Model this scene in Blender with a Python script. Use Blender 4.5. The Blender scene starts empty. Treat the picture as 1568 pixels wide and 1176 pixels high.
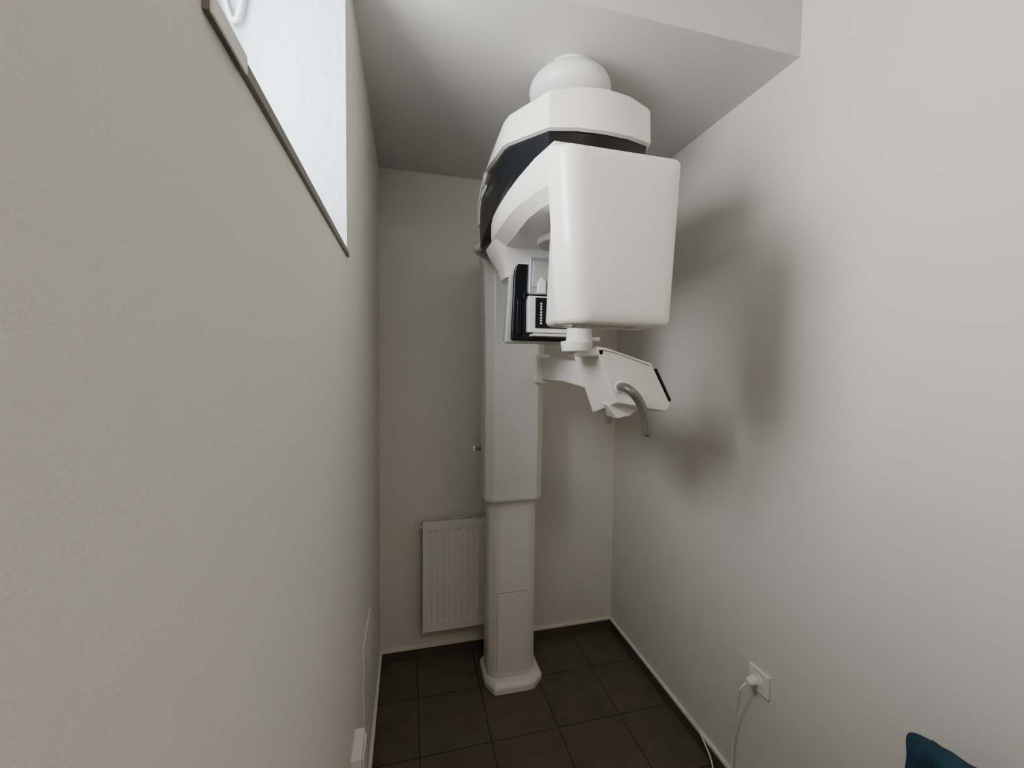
import bpy, bmesh, math, random
from mathutils import Vector, Matrix, noise
random.seed(3)
C=bpy.context.collection
CH=1.738

# ---------------------------------------------------------------- materials
def mat(name,col,rough=.5,metal=0,bump=None,spec=.5,coat=0,var=None):
    m=bpy.data.materials.new(name); m.use_nodes=True
    nt=m.node_tree; b=nt.nodes['Principled BSDF']
    b.inputs['Base Color'].default_value=(*col,1); b.inputs['Roughness'].default_value=rough
    b.inputs['Metallic'].default_value=metal; b.inputs['Specular IOR Level'].default_value=spec
    b.inputs['Coat Weight'].default_value=coat
    tc=nt.nodes.new('ShaderNodeTexCoord')
    if bump:
        sc,st,dist=bump
        n=nt.nodes.new('ShaderNodeTexNoise'); n.inputs['Scale'].default_value=sc; n.inputs['Detail'].default_value=2
        nt.links.new(tc.outputs['Object'],n.inputs['Vector'])
        bp=nt.nodes.new('ShaderNodeBump'); bp.inputs['Strength'].default_value=st; bp.inputs['Distance'].default_value=dist
        nt.links.new(n.outputs['Fac'],bp.inputs['Height']); nt.links.new(bp.outputs['Normal'],b.inputs['Normal'])
    if var:
        n=nt.nodes.new('ShaderNodeTexNoise'); n.inputs['Scale'].default_value=var[0]; n.inputs['Detail'].default_value=2
        nt.links.new(tc.outputs['Object'],n.inputs['Vector'])
        r=nt.nodes.new('ShaderNodeValToRGB')
        r.color_ramp.elements[0].position=.3; r.color_ramp.elements[1].position=.7
        r.color_ramp.elements[0].color=(*[c*(1-var[1]) for c in col],1); r.color_ramp.elements[1].color=(*[min(1,c*(1+var[1])) for c in col],1)
        nt.links.new(n.outputs['Fac'],r.inputs['Fac']); nt.links.new(r.outputs['Color'],b.inputs['Base Color'])
    return m
M_wall=mat('plaster_white',(.735,.71,.66),.9,bump=(210,.35,.0016),spec=.2)
M_ceil=mat('ceiling_paint',(.66,.65,.63),.92,spec=.2)
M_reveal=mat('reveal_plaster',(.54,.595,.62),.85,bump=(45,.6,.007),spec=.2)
M_white=mat('machine_white',(.84,.82,.775),.28,coat=.3)
M_white2=mat('machine_white_shell',(.77,.755,.72),.33)
M_grey=mat('machine_light_grey',(.42,.42,.41),.4)
M_black=mat('machine_black',(.005,.006,.008),.3,spec=.35)
M_metal=mat('handle_grey',(.22,.21,.20),.38,metal=.5)
M_silver=mat('silver',(.50,.53,.58),.35,metal=.5)
M_rad=mat('radiator_enamel',(.74,.73,.69),.4)
M_plastic=mat('white_plastic',(.80,.79,.76),.4)
M_seal=mat('skirting_bead',(.80,.77,.72),.7)
M_skirt=mat('skirting_tile',(.085,.070,.055),.5,var=(6,.15))
M_sill=mat('sill_grey',(.20,.19,.18),.6)
M_globe=mat('opal_glass',(.78,.77,.75),.35,coat=.1)
M_teal=mat('teal_fabric',(.006,.036,.062),.95,bump=(220,.3,.001),var=(9,.25))
M_wood=mat('table_wood',(.30,.18,.09),.5,var=(5,.2))
M_frame=mat('window_pvc',(.82,.83,.83),.35)
M_text=mat('print_white',(.75,.75,.75),.5)

def floor_mat():
    m=bpy.data.materials.new('floor_tiles'); m.use_nodes=True; nt=m.node_tree; b=nt.nodes['Principled BSDF']
    tc=nt.nodes.new('ShaderNodeTexCoord'); mp=nt.nodes.new('ShaderNodeMapping')
    nt.links.new(tc.outputs['Object'],mp.inputs['Vector'])
    mp.inputs['Location'].default_value=(-.047,-1.765+.33*10,0)
    br=nt.nodes.new('ShaderNodeTexBrick'); br.offset=0; br.squash=1
    br.inputs['Scale'].default_value=1; br.inputs['Brick Width'].default_value=.325; br.inputs['Row Height'].default_value=.33
    br.inputs['Mortar Size'].default_value=.003; br.inputs['Mortar Smooth'].default_value=.1
    br.inputs['Color1'].default_value=(.118,.096,.070,1); br.inputs['Color2'].default_value=(.105,.086,.063,1); br.inputs['Mortar'].default_value=(.026,.021,.016,1)
    nt.links.new(mp.outputs['Vector'],br.inputs['Vector'])
    n=nt.nodes.new('ShaderNodeTexNoise'); n.inputs['Scale'].default_value=9; n.inputs['Detail'].default_value=5
    nt.links.new(tc.outputs['Object'],n.inputs['Vector'])
    mx=nt.nodes.new('ShaderNodeMixRGB'); mx.blend_type='OVERLAY'; mx.inputs['Fac'].default_value=.35
    nt.links.new(br.outputs['Color'],mx.inputs[1]); nt.links.new(n.outputs['Fac'],mx.inputs[2]); nt.links.new(mx.outputs[0],b.inputs['Base Color'])
    b.inputs['Roughness'].default_value=.45; b.inputs['Specular IOR Level'].default_value=.4
    bp=nt.nodes.new('ShaderNodeBump'); bp.inputs['Strength'].default_value=.3; bp.inputs['Distance'].default_value=.002; bp.invert=True
    nt.links.new(br.outputs['Fac'],bp.inputs['Height']); nt.links.new(bp.outputs['Normal'],b.inputs['Normal'])
    return m
M_floor=floor_mat()

# ---------------------------------------------------------------- mesh helpers
def mk(name,verts,faces,mats,parent=None,fm=None,smooth=False,bev=0,seg=3,sub=0,sharp=None):
    me=bpy.data.meshes.new(name); me.from_pydata([tuple(v) for v in verts],[],faces)
    if not isinstance(mats,(list,tuple)): mats=[mats]
    for m in mats: me.materials.append(m)
    if fm:
        for p,i in zip(me.polygons,fm): p.material_index=i
    bm=bmesh.new(); bm.from_mesh(me); bmesh.ops.recalc_face_normals(bm,faces=bm.faces); bm.to_mesh(me); bm.free()
    o=bpy.data.objects.new(name,me); C.objects.link(o)
    if bev:
        b=o.modifiers.new('bev','BEVEL'); b.width=bev; b.segments=seg; b.limit_method='ANGLE'; b.angle_limit=math.radians(30); smooth=True
    if sub:
        s=o.modifiers.new('sub','SUBSURF'); s.levels=sub; s.render_levels=sub; smooth=True
    if smooth:
        for p in me.polygons: p.use_smooth=True
        if bev and not sub:
            w=o.modifiers.new('wn','WEIGHTED_NORMAL'); w.keep_sharp=True
        elif sharp:
            me.set_sharp_from_angle(angle=math.radians(sharp))
    if parent: o.parent=parent
    return o
def boxvf(x0,x1,y0,y1,z0,z1):
    v=[(x0,y0,z0),(x1,y0,z0),(x1,y1,z0),(x0,y1,z0),(x0,y0,z1),(x1,y0,z1),(x1,y1,z1),(x0,y1,z1)]
    f=[(0,3,2,1),(4,5,6,7),(0,1,5,4),(1,2,6,5),(2,3,7,6),(3,0,4,7)]
    return v,f
def box(name,x0,x1,y0,y1,z0,z1,m,parent=None,bev=0):
    v,f=boxvf(x0,x1,y0,y1,z0,z1); return mk(name,v,f,m,parent,bev=bev)
def boxes(name,L,mats,parent=None,bev=0):
    V=[];F=[];FM=[]
    for b in L:
        v,f=boxvf(*b[:6]); o=len(V); V+=v; F+=[tuple(i+o for i in q) for q in f]; FM+=[b[6] if len(b)>6 else 0]*6
    return mk(name,V,F,mats,parent,fm=FM,bev=bev)
def loft(name,rings,m,parent=None,caps=True,fm=None,**k):
    n=len(rings[0]); V=[p for r in rings for p in r]; F=[];FM=[]
    for i in range(len(rings)-1):
        for j in range(n):
            a=i*n+j;b=i*n+(j+1)%n; F.append((a,b,b+n,a+n)); FM.append(fm[i] if fm else 0)
    if caps:
        F.append(tuple(range(n))[::-1]); FM.append(fm[0] if fm else 0)
        F.append(tuple((len(rings)-1)*n+j for j in range(n))); FM.append(fm[-1] if fm else 0)
    return mk(name,V,F,m,parent,fm=FM,**k)
def rrect(x0,x1,z0,z1,r,seg=5):
    out=[]
    for cx,cz,a0 in ((x1-r,z0+r,-90),(x1-r,z1-r,0),(x0+r,z1-r,90),(x0+r,z0+r,180)):
        for i in range(seg+1):
            a=math.radians(a0+90*i/seg); out.append((cx+r*math.cos(a),cz+r*math.sin(a)))
    return out
def cyl(name,p0,p1,r0,r1,m,parent=None,n=32,bev=0):
    p0=Vector(p0);p1=Vector(p1);d=(p1-p0).normalized()
    a=d.orthogonal().normalized();b=d.cross(a)
    R=[[p+ (a*math.cos(2*math.pi*i/n)+b*math.sin(2*math.pi*i/n))*r for i in range(n)] for p,r in ((p0,r0),(p1,r1))]
    return loft(name,R,m,parent,bev=bev,smooth=True,sharp=40)
def catmull(P,seg=10):
    P=[Vector(p) for p in P]; Q=[P[0]*2-P[1]]+P+[P[-1]*2-P[-2]]; out=[]
    for i in range(1,len(Q)-2):
        for s in range(seg):
            t=s/seg; a,b,c,d=Q[i-1:i+3]
            out.append(.5*((2*b)+(c-a)*t+(2*a-5*b+4*c-d)*t*t+(3*b-a-3*c+d)*t**3))
    out.append(P[-1]); return out
def tube(name,P,r,m,parent=None,n=16,seg=10,tip=True):
    pts=catmull(P,seg); rings=[]; up=None
    N=len(pts)
    for i,p in enumerate(pts):
        d=(pts[min(i+1,N-1)]-pts[max(i-1,0)]).normalized()
        if up is None: up=d.orthogonal().normalized()
        up=(up-d*up.dot(d)).normalized(); b=d.cross(up)
        rings.append((p,up.copy(),b,d))
    R=[]
    def ring(p,u,b,rr): return [p+(u*math.cos(2*math.pi*j/n)+b*math.sin(2*math.pi*j/n))*rr for j in range(n)]
    for p,u,b,d in rings: R.append(ring(p,u,b,r))
    if tip:
        p,u,b,d=rings[-1]
        for k in (30,55,80): 
            a=math.radians(k); R.append(ring(p+d*r*.8*math.sin(a),u,b,r*math.cos(a)))
    return loft(name,R,m,parent,smooth=True,sharp=60)
def empty(name,loc=(0,0,0)):
    e=bpy.data.objects.new(name,None); C.objects.link(e); e.empty_display_size=.1; return e
def yprism(name,prof,y0,y1,m,parent=None,**k):
    return loft(name,[[(x,y0,z) for x,z in prof],[(x,y1,z) for x,z in prof]],m,parent,**k)

# ---------------------------------------------------------------- room shell
XL,XR,YB,YN,ZC,ZH=-.1622,1.3042,2.40,-1.9,CH+1.071,3.35
SY=1.172
WY0,WY1,WZ0,WZ1=.398,1.187,2.032,2.90
box('floor',XL-.5,XR+.2,YN-.2,YB+.2,-.1,0,M_floor)
box('wall_back',XL-.5,XR+.2,YB,YB+.2,0,ZH,M_wall)
box('wall_right',XR,XR+.2,YN,YB,0,ZH,M_wall)
T=.42
def wall_left():
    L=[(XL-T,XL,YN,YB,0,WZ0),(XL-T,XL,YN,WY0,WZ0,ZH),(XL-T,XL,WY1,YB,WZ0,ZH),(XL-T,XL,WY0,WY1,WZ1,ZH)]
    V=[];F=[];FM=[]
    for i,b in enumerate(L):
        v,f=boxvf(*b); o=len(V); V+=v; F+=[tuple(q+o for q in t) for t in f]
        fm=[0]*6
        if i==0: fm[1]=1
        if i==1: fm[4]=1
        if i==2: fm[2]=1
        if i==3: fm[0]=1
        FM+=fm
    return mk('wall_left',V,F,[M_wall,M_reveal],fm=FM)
wall_left()
boxes('wall_near',[(XL-.5,XR+.2,YN-.2,YN,0,ZH)],M_wall)
box('ceiling',XL-.5,XR+.2,YN-.2,YB+.2,ZH,ZH+.15,M_ceil)
box('ceiling_soffit',XL,XR,SY,YB,ZC,ZH,M_ceil)

ST=.072
def skirt(name,x0,x1,y0,y1,axis):
    bx=[(x0,x1,y0,y1,0,ST-.012,0)]
    bx.append((x0-.002 if axis=='R' else x0, x1+.002 if axis=='L' else x1, y0-.002 if axis=='B' else y0, y1, ST-.012,ST,1))
    return boxes(name,bx,[M_skirt,M_seal])
skirt('baseboard_back',XL+.012,XR-.012,YB-.012,YB,'B')
skirt('baseboard_right',XR-.012,XR,YN,YB,'R')
skirt('baseboard_left',XL,XL+.012,YN,YB,'L')

# window
win=empty('window_1')
xw=XL-.33
boxes('frame',[(xw-.06,xw,WY0,WY1,WZ0,WZ0+.07),(xw-.06,xw,WY0,WY1,WZ1-.07,WZ1),(xw-.06,xw,WY0,WY0+.07,WZ0+.07,WZ1-.07),(xw-.06,xw,WY1-.07,WY1,WZ0+.07,WZ1-.07)],M_frame,win,bev=.006)
boxes('sash',[(xw-.045,xw+.015,WY0+.06,WY1-.06,WZ0+.06,WZ0+.12),(xw-.045,xw+.015,WY0+.06,WY1-.06,WZ1-.12,WZ1-.06),(xw-.045,xw+.015,WY0+.06,WY0+.12,WZ0+.12,WZ1-.12),(xw-.045,xw+.015,WY1-.12,WY1-.06,WZ0+.12,WZ1-.12)],M_frame,win,bev=.006)
mg=bpy.data.materials.new('window_glass'); mg.use_nodes=True; nt=mg.node_tree; nt.nodes.clear()
o_=nt.nodes.new('ShaderNodeOutputMaterial'); t_=nt.nodes.new('ShaderNodeBsdfTransparent'); g_=nt.nodes.new('ShaderNodeBsdfGlossy'); x_=nt.nodes.new('ShaderNodeMixShader')
g_.inputs['Roughness'].default_value=.02; x_.inputs[0].default_value=.06
nt.links.new(t_.outputs[0],x_.inputs[1]); nt.links.new(g_.outputs[0],x_.inputs[2]); nt.links.new(x_.outputs[0],o_.inputs[0])
box('glass',xw-.02,xw-.016,WY0+.12,WY1-.12,WZ0+.12,WZ1-.12,mg,win)
box('handle_plate',xw+.015,xw+.022,WY0+.075,WY0+.105,WZ0+.35,WZ0+.45,M_frame,win,bev=.003)
tube('handle',[(xw+.02,WY0+.09,WZ0+.42),(xw+.05,WY0+.09,WZ0+.42),(xw+.055,WY0+.09,WZ0+.38),(xw+.055,WY0+.09,WZ0+.30)],.009,M_frame,win)
tube('blind_cord',[(-.455,1.175,2.90),(-.45,1.172,2.70),(-.43,1.170,2.60),(-.415,1.170,2.565),(-.40,1.171,2.60),(-.39,1.173,2.70),(-.385,1.175,2.90)],.006,M_frame,win,tip=False)
boxes('trim_1',[(XL-.10,XL+.006,WY0-.004,WY1+.004,WZ0-.010,WZ0+.003,0),(XL+.006,XL+.008,WY0-.004,WY0+.07,WZ0-.012,WZ0+.005,1)],[M_sill,M_frame])

# ---------------------------------------------------------------- radiator
rad=empty('panel_radiator')
rx0,rx1,ry0,ry1,rz0,rz1=.080,.68,2.305,2.375,.206,.845
x=rx0+.02; nch=17; pitch=(rx1-rx0-.04)/nch
xs=[(rx0,0),(rx0+.016,0)]
for i in range(nch):
    a=x+i*pitch; xs+=[(a+pitch*.12,0),(a+pitch*.28,.005),(a+pitch*.72,.005),(a+pitch*.88,0)]
xs+=[(rx1-.016,0),(rx1,0)]
zz=[(rz0+.004,0),(rz0+.045,0),(rz0+.06,1),(rz1-.06,1),(rz1-.045,0),(rz1-.004,0)]
V=[];F=[]
for z,k in zz:
    for (a,d) in xs: V.append((a,ry0+d*k,z))
nx=len(xs)
for i in range(len(zz)-1):
    for j in range(nx-1): F.append((i*nx+j,i*nx+j+1,(i+1)*nx+j+1,(i+1)*nx+j))
mk('front_panel',V,F,M_rad,rad)
boxes('body',[(rx0,rx1,ry0+.012,ry0+.022,rz0+.01,rz1-.01),(rx0,rx1,ry1-.012,ry1,rz0+.01,rz1-.01),
 (rx0-.003,rx0,ry0-.001,ry1,rz0,rz1),(rx1,rx1+.003,ry0-.001,ry1,rz0,rz1),(rx0,rx1,ry0-.001,ry0+.012,rz0,rz0+.005),(rx0,rx1,ry0-.001,ry0+.012,rz1-.005,rz1)],M_rad,rad,bev=.0015)
g=[]
gx=rx0+.006
while gx<rx1-.01:
    g.append((gx,gx+.006,ry0+.014,ry1-.012,rz1-.006,rz1-.002)); gx+=.016
boxes('top_grille',g,M_rad,rad)
boxes('wall_bracket',[(rx0+.1,rx0+.13,ry1,YB,rz0+.1,rz1-.1),(rx1-.13,rx1-.1,ry1,YB,rz0+.1,rz1-.1)],M_rad,rad)
cyl('vent_plug',(rx0-.016,2.34,rz1-.04),(rx0,2.34,rz1-.04),.010,.012,M_rad,rad)
tube('supply_pipe',[(rx1-.06,2.34,rz0+.01),(rx1-.06,2.34,rz0-.06),(rx1-.06,2.36,rz0-.09),(rx1-.06,2.40,rz0-.09)],.008,M_plastic,rad,tip=False)

# ---------------------------------------------------------------- x-ray machine
mc=empty('dental_panoramic_xray_machine')
CX=.54
def octo(cx,hw,hf,yf,ys,yb2,yb,z,n=0):
    return [(cx-hf,yf,z),(cx+hf,yf,z),(cx+hw,ys,z),(cx+hw,yb2,z),(cx+hf,yb,z),(cx-hf,yb,z),(cx-hw,yb2,z),(cx-hw,ys,z)]
def foot(s,z):
    cx,cy=.553,2.155; P=[(-.155,.10),(-.155,-.07),(-.115,-.142),(.055,-.148),(.10,-.142),(.162,-.085),(.162,.10),(.11,.145),(-.11,.145)]
    return [(cx+a*s,cy+b*s,z) for a,b in P]
loft('foot_plate',[foot(1,0),foot(1,.035),foot(.90,.055)],M_white,mc,bev=.006)
loft('lower_column',[octo(CX+.003,.132,.090,2.056,2.095,2.2,2.28,.05),octo(CX+.002,.131,.086,2.060,2.10,2.2,2.28,1.06)],M_white2,mc,bev=.018,seg=4)
box('service_cover',CX-.083,CX+.083,2.053,2.066,.095,.522,M_white2,mc,bev=.003)
box('cover_seam',CX-.080,CX+.080,2.0555,2.066,.522,.526,M_grey,mc)
loft('upper_column',[octo(CX-.003,.150,.112,2.032,2.067,2.2,2.29,1.022),octo(CX-.003,.153,.114,2.022,2.062,2.2,2.29,1.034),octo(CX-.003,.158,.116,2.022,2.062,2.2,2.29,1.8),octo(CX-.003,.172,.120,2.022,2.062,2.2,2.29,2.36)],M_white2,mc,bev=.026,seg=6)
box('column_shadow_gap',CX-.125,CX+.130,2.064,2.27,1.018,1.030,M_grey,mc)
cyl('lock_knob',(.385,2.2,1.275),(.345,2.2,1.275),.010,.010,M_metal,mc,n=20)
cyl('lock_knob_cap',(.352,2.2,1.275),(.340,2.2,1.275),.018,.016,M_white,mc,n=20,bev=.003)

# overhead hood
side=[(.374,1.10,2.494,2.392,2.352),(.298,1.27,2.512,2.425,2.316),(.290,1.31,2.512,2.432,2.308),(.290,1.50,2.511,2.468,2.295),(.290,1.62,2.503,2.492,2.285),(.290,1.72,2.466,2.462,2.265),(.292,1.79,2.42,2.417,2.25),(.302,1.85,2.37,2.367,2.245),(.355,1.95,2.36,2.355,2.26),(.37,2.03,2.36,2.355,2.28)]
cxh=.530
front=[(.45,1.077,2.503,2.39,2.352),(.530,1.070,2.506,2.389,2.352),(.61,1.077,2.503,2.39,2.352)]
right=[(2*cxh-a,b,c,d,e) for a,b,c,d,e in side]
outl=side[::-1]+front+right
cc=(cxh,1.5)
def hr(zi,ins=0,dz=0):
    R=[]
    for p in outl:
        dx,dy=p[0]-cc[0],p[1]-cc[1]; l=math.hypot(dx,dy)
        R.append((p[0]-dx/l*ins,p[1]-dy/l*ins,p[zi]+dz))
    return R
loft('overhead_hood',[hr(2,.08,.018),hr(2,.022,.010),hr(2,.007,.003),hr(2,0,-.010),hr(3,-.004,0),hr(3,.010,-.002),hr(4,.014,0),hr(4,.035,-.006),hr(4,.11,.01)],[M_white,M_black],mc,fm=[0,0,0,0,0,1,1,1],smooth=True,sharp=28)
box('hood_neck',.41,.66,1.9,2.2,2.27,2.36,M_white2,mc,bev=.01)
boxes('hood_mark',[(.289,.2925,1.60+i*.022,1.612+i*.022,2.425,2.437) for i in range(5)],M_text,mc)
tube('hood_lip',[(.315,1.80,2.262),(.300,1.86,2.258),(.335,1.94,2.262),(.37,2.03,2.275)],.017,M_grey,mc,n=16)

# rotating arm: plan polygon lofted in z
planL=[(.368,1.04),(.338,1.12),(.314,1.22),(.304,1.32),(.302,1.42),(.304,1.52),(.312,1.60),(.328,1.67),(.355,1.735),(.41,1.785)]
plan=planL+[(2*.535-a,b) for a,b in planL[::-1]]
def ap(ins,z,front_dz=0):
    R=[]
    for px,py in plan:
        dx,dy=px-.535,py-1.42; l=math.hypot(dx,dy)
        k=max(0,(1.25-py)/.21)
        R.append((px-dx/l*ins,py-dy/l*ins*.6,z+front_dz*k))
    return R
loft('rotating_arm',[ap(.03,2.302,.03),ap(.006,2.298,.03),ap(0,2.288,.03),ap(0,2.240),ap(.010,2.222),ap(.060,2.192),ap(.085,2.190)],M_white2,mc,smooth=True,sharp=24)
def pil(x0,x1,y0,y1,z): return [(a,b,z) for a,b in rrect(x0,x1,y0,y1,.035,4)]
loft('arm_rear_elbow',[pil(.318,.752,1.52,1.775,2.225),pil(.330,.740,1.545,1.77,2.195),pil(.350,.720,1.57,1.765,2.165),pil(.368,.705,1.59,1.755,2.13),pil(.376,.700,1.60,1.74,2.09)],M_white2,mc,smooth=True,sharp=60)
cyl('rotation_hub',(.535,1.40,2.168),(.535,1.40,2.30),.09,.12,M_grey,mc,n=48,bev=.006)
cyl('arm_knuckle',(.362,1.13,2.262),(.43,1.10,2.215),.040,.038,M_white,mc,n=32,bev=.010)

# sensor head
def sring(y,ins,zt,zb):
    return [(.372+ins,y,zb+ins*.4),(.700-ins,y,zb+ins*.4),(.700-ins,y,zt-.12),(.665-ins,y,zt),(.428+ins,y,zt),(.388+ins,y,zt-.10)]
loft('sensor_shell',[sring(1.60,.004,2.20,1.828),sring(1.61,0,2.21,1.823),sring(1.655,.004,2.21,1.83),sring(1.76,.05,2.20,1.85)],M_grey,mc,bev=.006)
yprism('sensor_bezel',[(.394,1.836),(.690,1.836),(.690,2.10),(.655,2.197),(.434,2.197),(.404,2.11)],1.585,1.605,M_black,mc,bev=.008)
yprism('sensor_module_upper',[(.458,2.02),(.56,2.02),(.56,2.165),(.462,2.165)],1.565,1.59,M_silver,mc,bev=.006)
yprism('sensor_window_upper',[(.472,2.045),(.55,2.045),(.55,2.15),(.475,2.15)],1.560,1.567,M_grey,mc,bev=.003)
yprism('sensor_knob',[(.492,2.02),(.525,2.02),(.525,2.07),(.505,2.085),(.492,2.06)],1.545,1.566,M_white,mc,bev=.004)
yprism('sensor_module_lower',[(.456,1.867),(.64,1.867),(.64,2.012),(.456,2.012)],1.555,1.59,M_white,mc,bev=.006)
yprism('sensor_window_lower',[(.484,1.885),(.625,1.885),(.625,2.005),(.484,2.005)],1.550,1.558,M_black,mc,bev=.002)
yprism('sensor_tray',[(.47,1.852),(.66,1.852),(.66,1.862),(.47,1.862)],1.53,1.59,M_white,mc,bev=.003)
boxes('sensor_lettering',[(.503,.510,1.547,1.5505,1.90+i*.011,1.907+i*.011) for i in range(8)],M_text,mc)
boxes('sensor_latch',[(.415,.432,1.575,1.588,1.86,2.0),(.44,.455,1.572,1.588,2.00,2.03)],M_black,mc,bev=.003)

# x-ray tube head
def tring(y,ins,zoff,li=0,rr=.016,rear=0):
    base=rrect(.375+ins,.712-ins,1.846+ins,2.297+zoff-ins,max(rr-ins*.3,.006),6)
    out=[]
    for x,z in base:
        t=(z-1.846)/(2.297-1.846)
        f=max(0,(.45-t)/.45); wl=max(0,min(1,(.56-x)/.15))
        if x<.54:
            x+= .040*f**1.6 + li*wl
            if rear: x+= rear*max(0,min(1,(t-.52)/.12))*wl
        else:     x-= .024*f**1.3
        bow=.004*math.cos((t-.5)*math.pi)
        x+= bow if x>.54 else -bow*(1 if rear==0 else .2)
        out.append((x,y,z))
    return out
loft('tube_head_front',[tring(.974,.10,0,.02),tring(.976,.03,0,.022),tring(.978,.010,0,.020),tring(.983,.003,0,.013),tring(.991,0,.002,.004),tring(1.003,0,.005,-.005),tring(1.02,0,.012,-.013),tring(1.05,0,.020,-.024),tring(1.055,.004,.020,-.024)],M_white,mc,smooth=True,sharp=50)
loft('tube_head_rear',[tring(1.053,.004,.02,-.026,rear=.02),tring(1.09,.001,.026,-.032,rear=.045),tring(1.15,.004,.03,-.022,rear=.05),tring(1.175,.035,.03,rear=.05)],M_white2,mc,smooth=True,sharp=45)
box('tube_head_label',.43,.60,1.00,1.045,1.8405,1.848,M_grey,mc,bev=.002)
box('collimator',.46,.62,1.17,1.20,1.90,2.12,M_grey,mc,bev=.01)
box('tube_head_mount',.40,.68,1.05,1.16,2.21,2.325,M_white2,mc,bev=.012)

# patient support
yprism('support_bracket',rrect(.622,.690,1.648,1.792,.012,3),1.955,2.06,M_white,mc,bev=.004)
loft('support_arm',[[(.640,1.99,1.665),(.715,1.99,1.665),(.715,1.99,1.778),(.640,1.99,1.778)],[(.665,1.72,1.665),(.735,1.72,1.665),(.735,1.72,1.765),(.665,1.72,1.765)],[(.690,1.42,1.64),(.80,1.42,1.64),(.80,1.42,1.745),(.690,1.42,1.745)]],M_white2,mc,bev=.008)
fr=[(.624,1.806),(.665,1.802),(.844,1.750),(.928,1.600),(.912,1.575),(.712,1.608)]
bk=[(.602,1.782),(.65,1.785),(.840,1.740),(.922,1.590),(.90,1.560),(.690,1.556)]
loft('patient_table',[[(x,1.30,z) for x,z in fr],[(x,1.45,z) for x,z in bk]],M_white,mc,bev=.005)
tube('table_seam',[(.640,1.2985,1.796),(.70,1.2985,1.784),(.78,1.2985,1.760),(.836,1.2985,1.742)],.0015,M_grey,mc,n=6)
yprism('table_underside',[(.690,1.60),(.735,1.545),(.79,1.555),(.84,1.60)],1.34,1.448,M_white2,mc,bev=.006)
cyl('table_screw',(.742,1.42,1.518),(.742,1.42,1.56),.009,.016,M_metal,mc,n=20)
n_=Vector((.156,0,.084)).normalized()
A=Vector((.862,0,1.728));B=Vector((.927,0,1.610))
loft('control_panel',[[A+Vector((0,1.305,0)),B+Vector((0,1.305,0)),B+Vector((0,1.445,-.01)),A+Vector((0,1.445,-.01))],[A+n_*.010+Vector((0,1.305,0)),B+n_*.010+Vector((0,1.305,0)),B+n_*.010+Vector((0,1.445,-.01)),A+n_*.010+Vector((0,1.445,-.01))]],M_black,mc,bev=.003)
cyl('chin_post_collar',(.566,1.33,1.785),(.566,1.33,1.822),.050,.056,M_white,mc,n=40,bev=.006)
loft('collar_joint',[[(.55,1.30,1.77),(.66,1.30,1.77),(.66,1.38,1.77),(.55,1.38,1.77)],[(.55,1.30,1.80),(.66,1.30,1.80),(.66,1.38,1.80),(.55,1.38,1.80)]],M_white,mc,bev=.008)
cyl('chin_post',(.575,1.33,1.81),(.575,1.33,1.90),.046,.040,M_white2,mc,n=40,bev=.004)
box('chin_rest',.55,.60,1.30,1.36,1.89,1.93,M_white,mc,bev=.01)
box('post_clip',.615,.650,1.315,1.335,1.825,1.838,M_white,mc,bev=.004)
tube('hand_grip',[(.722,1.305,1.665),(.712,1.27,1.667),(.708,1.235,1.665),(.722,1.215,1.650),(.748,1.215,1.618),(.772,1.218,1.565),(.784,1.22,1.512)],.0150,M_metal,mc,n=20)
cyl('grip_flange',(.722,1.303,1.665),(.720,1.290,1.666),.023,.020,M_white2,mc,n=28,bev=.003)

# ---------------------------------------------------------------- ceiling globe lamp (oblate opal glass)
gl=empty('ceiling_globe_lamp')
rings=[]
for i in range(1,24):
    a=math.pi*i/24; rr=.147*math.sin(a)**.85; z=2.728-.070*math.cos(a)
    rings.append([(.567+rr*math.cos(2*math.pi*j/48),1.44+rr*math.sin(2*math.pi*j/48),z) for j in range(48)])
loft('globe',rings,M_globe,gl,smooth=True,sharp=60)
cyl('lamp_base',(.567,1.44,2.785),(.567,1.44,ZC),.075,.08,M_plastic,gl,n=40)

# ---------------------------------------------------------------- wall socket with plug and cables
so=empty('wall_socket')
box('plate',XR-.012,XR,1.180,1.272,.500,.588,M_plastic,so,bev=.005)
cyl('socket_well',(XR-.012,1.226,.544),(XR-.016,1.226,.544),.024,.022,M_plastic,so,n=32)
cyl('plug',(XR-.012,1.236,.540),(XR-.050,1.238,.536),.019,.014,M_plastic,so,n=24,bev=.003)
tube('power_cable',[(XR-.048,1.238,.536),(XR-.066,1.25,.50),(XR-.04,1.285,.40),(XR-.022,1.32,.25),(XR-.02,1.325,.10),(XR-.05,1.30,.012),(XR-.14,1.2,.006),(XR-.2,1.0,.006)],.0035,M_plastic,so,n=8)
cb=empty('floor_cable')
tube('cable',[(XR-.010,1.62,.076),(XR-.006,1.56,.078),(XR-.018,1.50,.066),(XR-.022,1.44,.03),(XR-.04,1.38,.006),(XR-.06,1.2,.006),(XR-.1,1.05,.006)],.0035,M_plastic,cb,n=8)

box('access_hatch',XL-.002,XL+.004,1.53,1.79,.385,.70,M_plastic,bev=.0015)   # access hatch
ls=empty('surface_socket')
box('housing',XL-.001,XL+.03,1.19,1.30,.50,.60,M_plastic,ls,bev=.005)
box('flap',XL+.03,XL+.036,1.20,1.29,.51,.59,M_plastic,ls,bev=.003)

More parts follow.
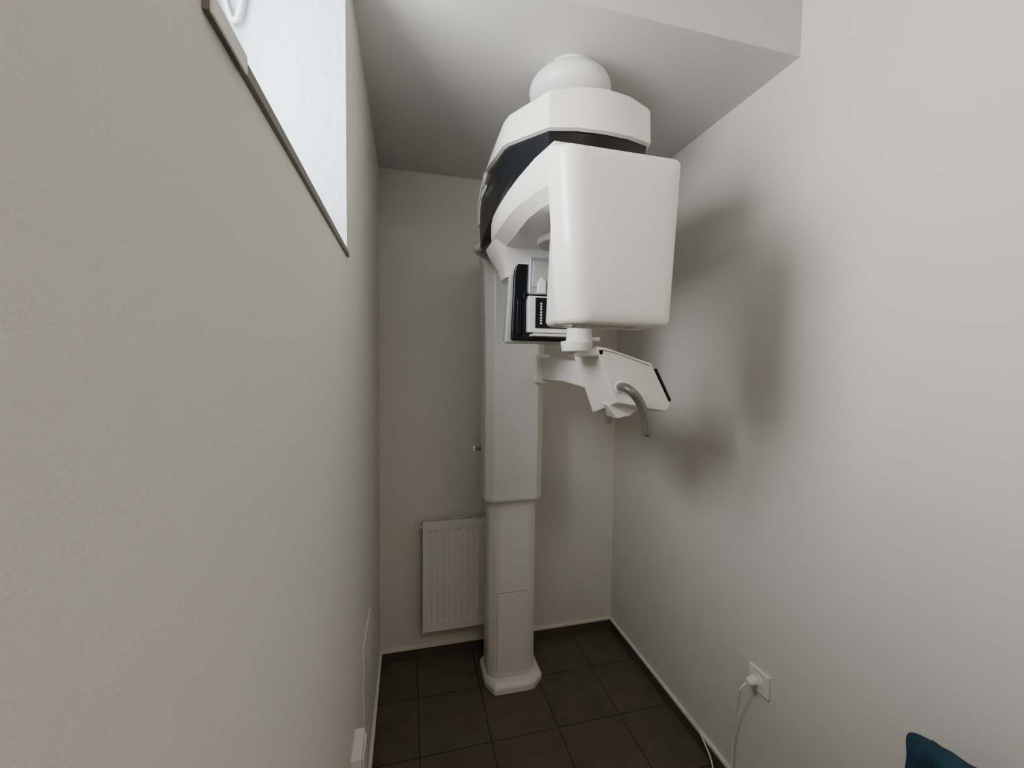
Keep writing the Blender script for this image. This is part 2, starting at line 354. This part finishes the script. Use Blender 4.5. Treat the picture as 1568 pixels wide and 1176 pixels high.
# ---------------------------------------------------------------- garment heaped on a side table
NU,NV=48,44
V=[];F=[]
for i in range(NU):
    u=i/(NU-1)
    y=.27+.385*u
    for j in range(NV):
        v=j/(NV-1)*2-1
        s=abs(v)
        over=math.pi*.5
        top=.035
        if s<.18:
            a=s/.18*over; dx=top*math.sin(a); z=.855+top*math.cos(a)
        else:
            k=(s-.18)/.82; dx=top+.012*math.sin(k*5+u*6)+.02*k; z=.855-.28*k
        x=1.16+math.copysign(dx,v)
        w=noise.noise(Vector((u*5,v*3,1.3))); w2=noise.noise(Vector((u*14,v*7,4.1)))
        x+=.018*w+.008*w2; yy=y+.02*w2+.015*noise.noise(Vector((u*4,v*5,9)))
        z+= .022*noise.noise(Vector((u*6,v*2,7)))+.010*w2 - .03*(1-u)**2
        V.append((min(x,XR-.01),yy,z))
for i in range(NU-1):
    for j in range(NV-1): F.append((i*NV+j,i*NV+j+1,(i+1)*NV+j+1,(i+1)*NV+j))
zmin=min(v[2] for v in V)
cl=mk('teal_garment',V,F,M_teal,smooth=True)
sm=cl.modifiers.new('sol','SOLIDIFY'); sm.thickness=.004
ss=cl.modifiers.new('sub','SUBSURF'); ss.levels=1; ss.render_levels=1
ch=empty('side_table')
zt=zmin-.003
box('table_top',.98,1.295,.22,.70,zt-.022,zt,M_wood,ch,bev=.004)
for i,(x,y) in enumerate([(1.0,.24),(1.0,.68),(1.275,.24),(1.275,.68)]):
    box('leg_%d'%(i+1),x-.016,x+.016,y-.016,y+.016,0,zt-.02,M_wood,ch,bev=.003)
box('lower_shelf',1.0,1.28,.24,.68,.18,.195,M_wood,ch,bev=.002)

# ---------------------------------------------------------------- light
w=bpy.data.worlds.new('sky'); bpy.context.scene.world=w; w.use_nodes=True
bg=w.node_tree.nodes['Background']; bg.inputs[0].default_value=(.97,.98,1,1); bg.inputs[1].default_value=31.0
def area(name,loc,rot,sx,sy,power,col,portal=False):
    l=bpy.data.lights.new(name,'AREA'); l.shape='RECTANGLE'; l.size=sx; l.size_y=sy; l.energy=power; l.color=col
    if portal: l.cycles.is_portal=True
    o=bpy.data.objects.new(name,l); o.location=loc; o.rotation_euler=rot; C.objects.link(o); return o
area('window_portal',(xw-.08,(WY0+WY1)/2,(WZ0+WZ1)/2),(0,math.radians(-90),0),WZ1-WZ0,WY1-WY0,1,(1,1,1),True)
rl=empty('added_fill_lamp')  # unseen lamp added behind the camera for warm frontal fill, not a known fixture
box('fill_lamp_housing',.25,.85,-1.1,-.5,ZH-.05,ZH,M_plastic,rl,bev=.005)
a_=area('fill_lamp_light',(.55,-.8,ZH-.06),(0,0,0),.5,.5,11,(1,.84,.64)); a_.parent=rl

# ---------------------------------------------------------------- camera
yaw,pitch,roll=.2475,-.047,.0126
r=Vector((math.cos(yaw),-math.sin(yaw),0)); fh=Vector((math.sin(yaw),math.cos(yaw),0)); z=Vector((0,0,1))
f=fh*math.cos(pitch)+z*math.sin(pitch); u=-fh*math.sin(pitch)+z*math.cos(pitch)
r2=r*math.cos(roll)+u*math.sin(roll); u2=u*math.cos(roll)-r*math.sin(roll)
cd=bpy.data.cameras.new('camera'); cam=bpy.data.objects.new('camera',cd); C.objects.link(cam)
cd.sensor_fit='HORIZONTAL'; cd.sensor_width=36; cd.lens=36*625.02/1568; cd.clip_start=.01
m=Matrix((r2,u2,-f)).transposed().to_4x4(); m.translation=(0,0,CH); cam.matrix_world=m
bpy.context.scene.camera=cam
bpy.context.scene.view_settings.view_transform='AgX'
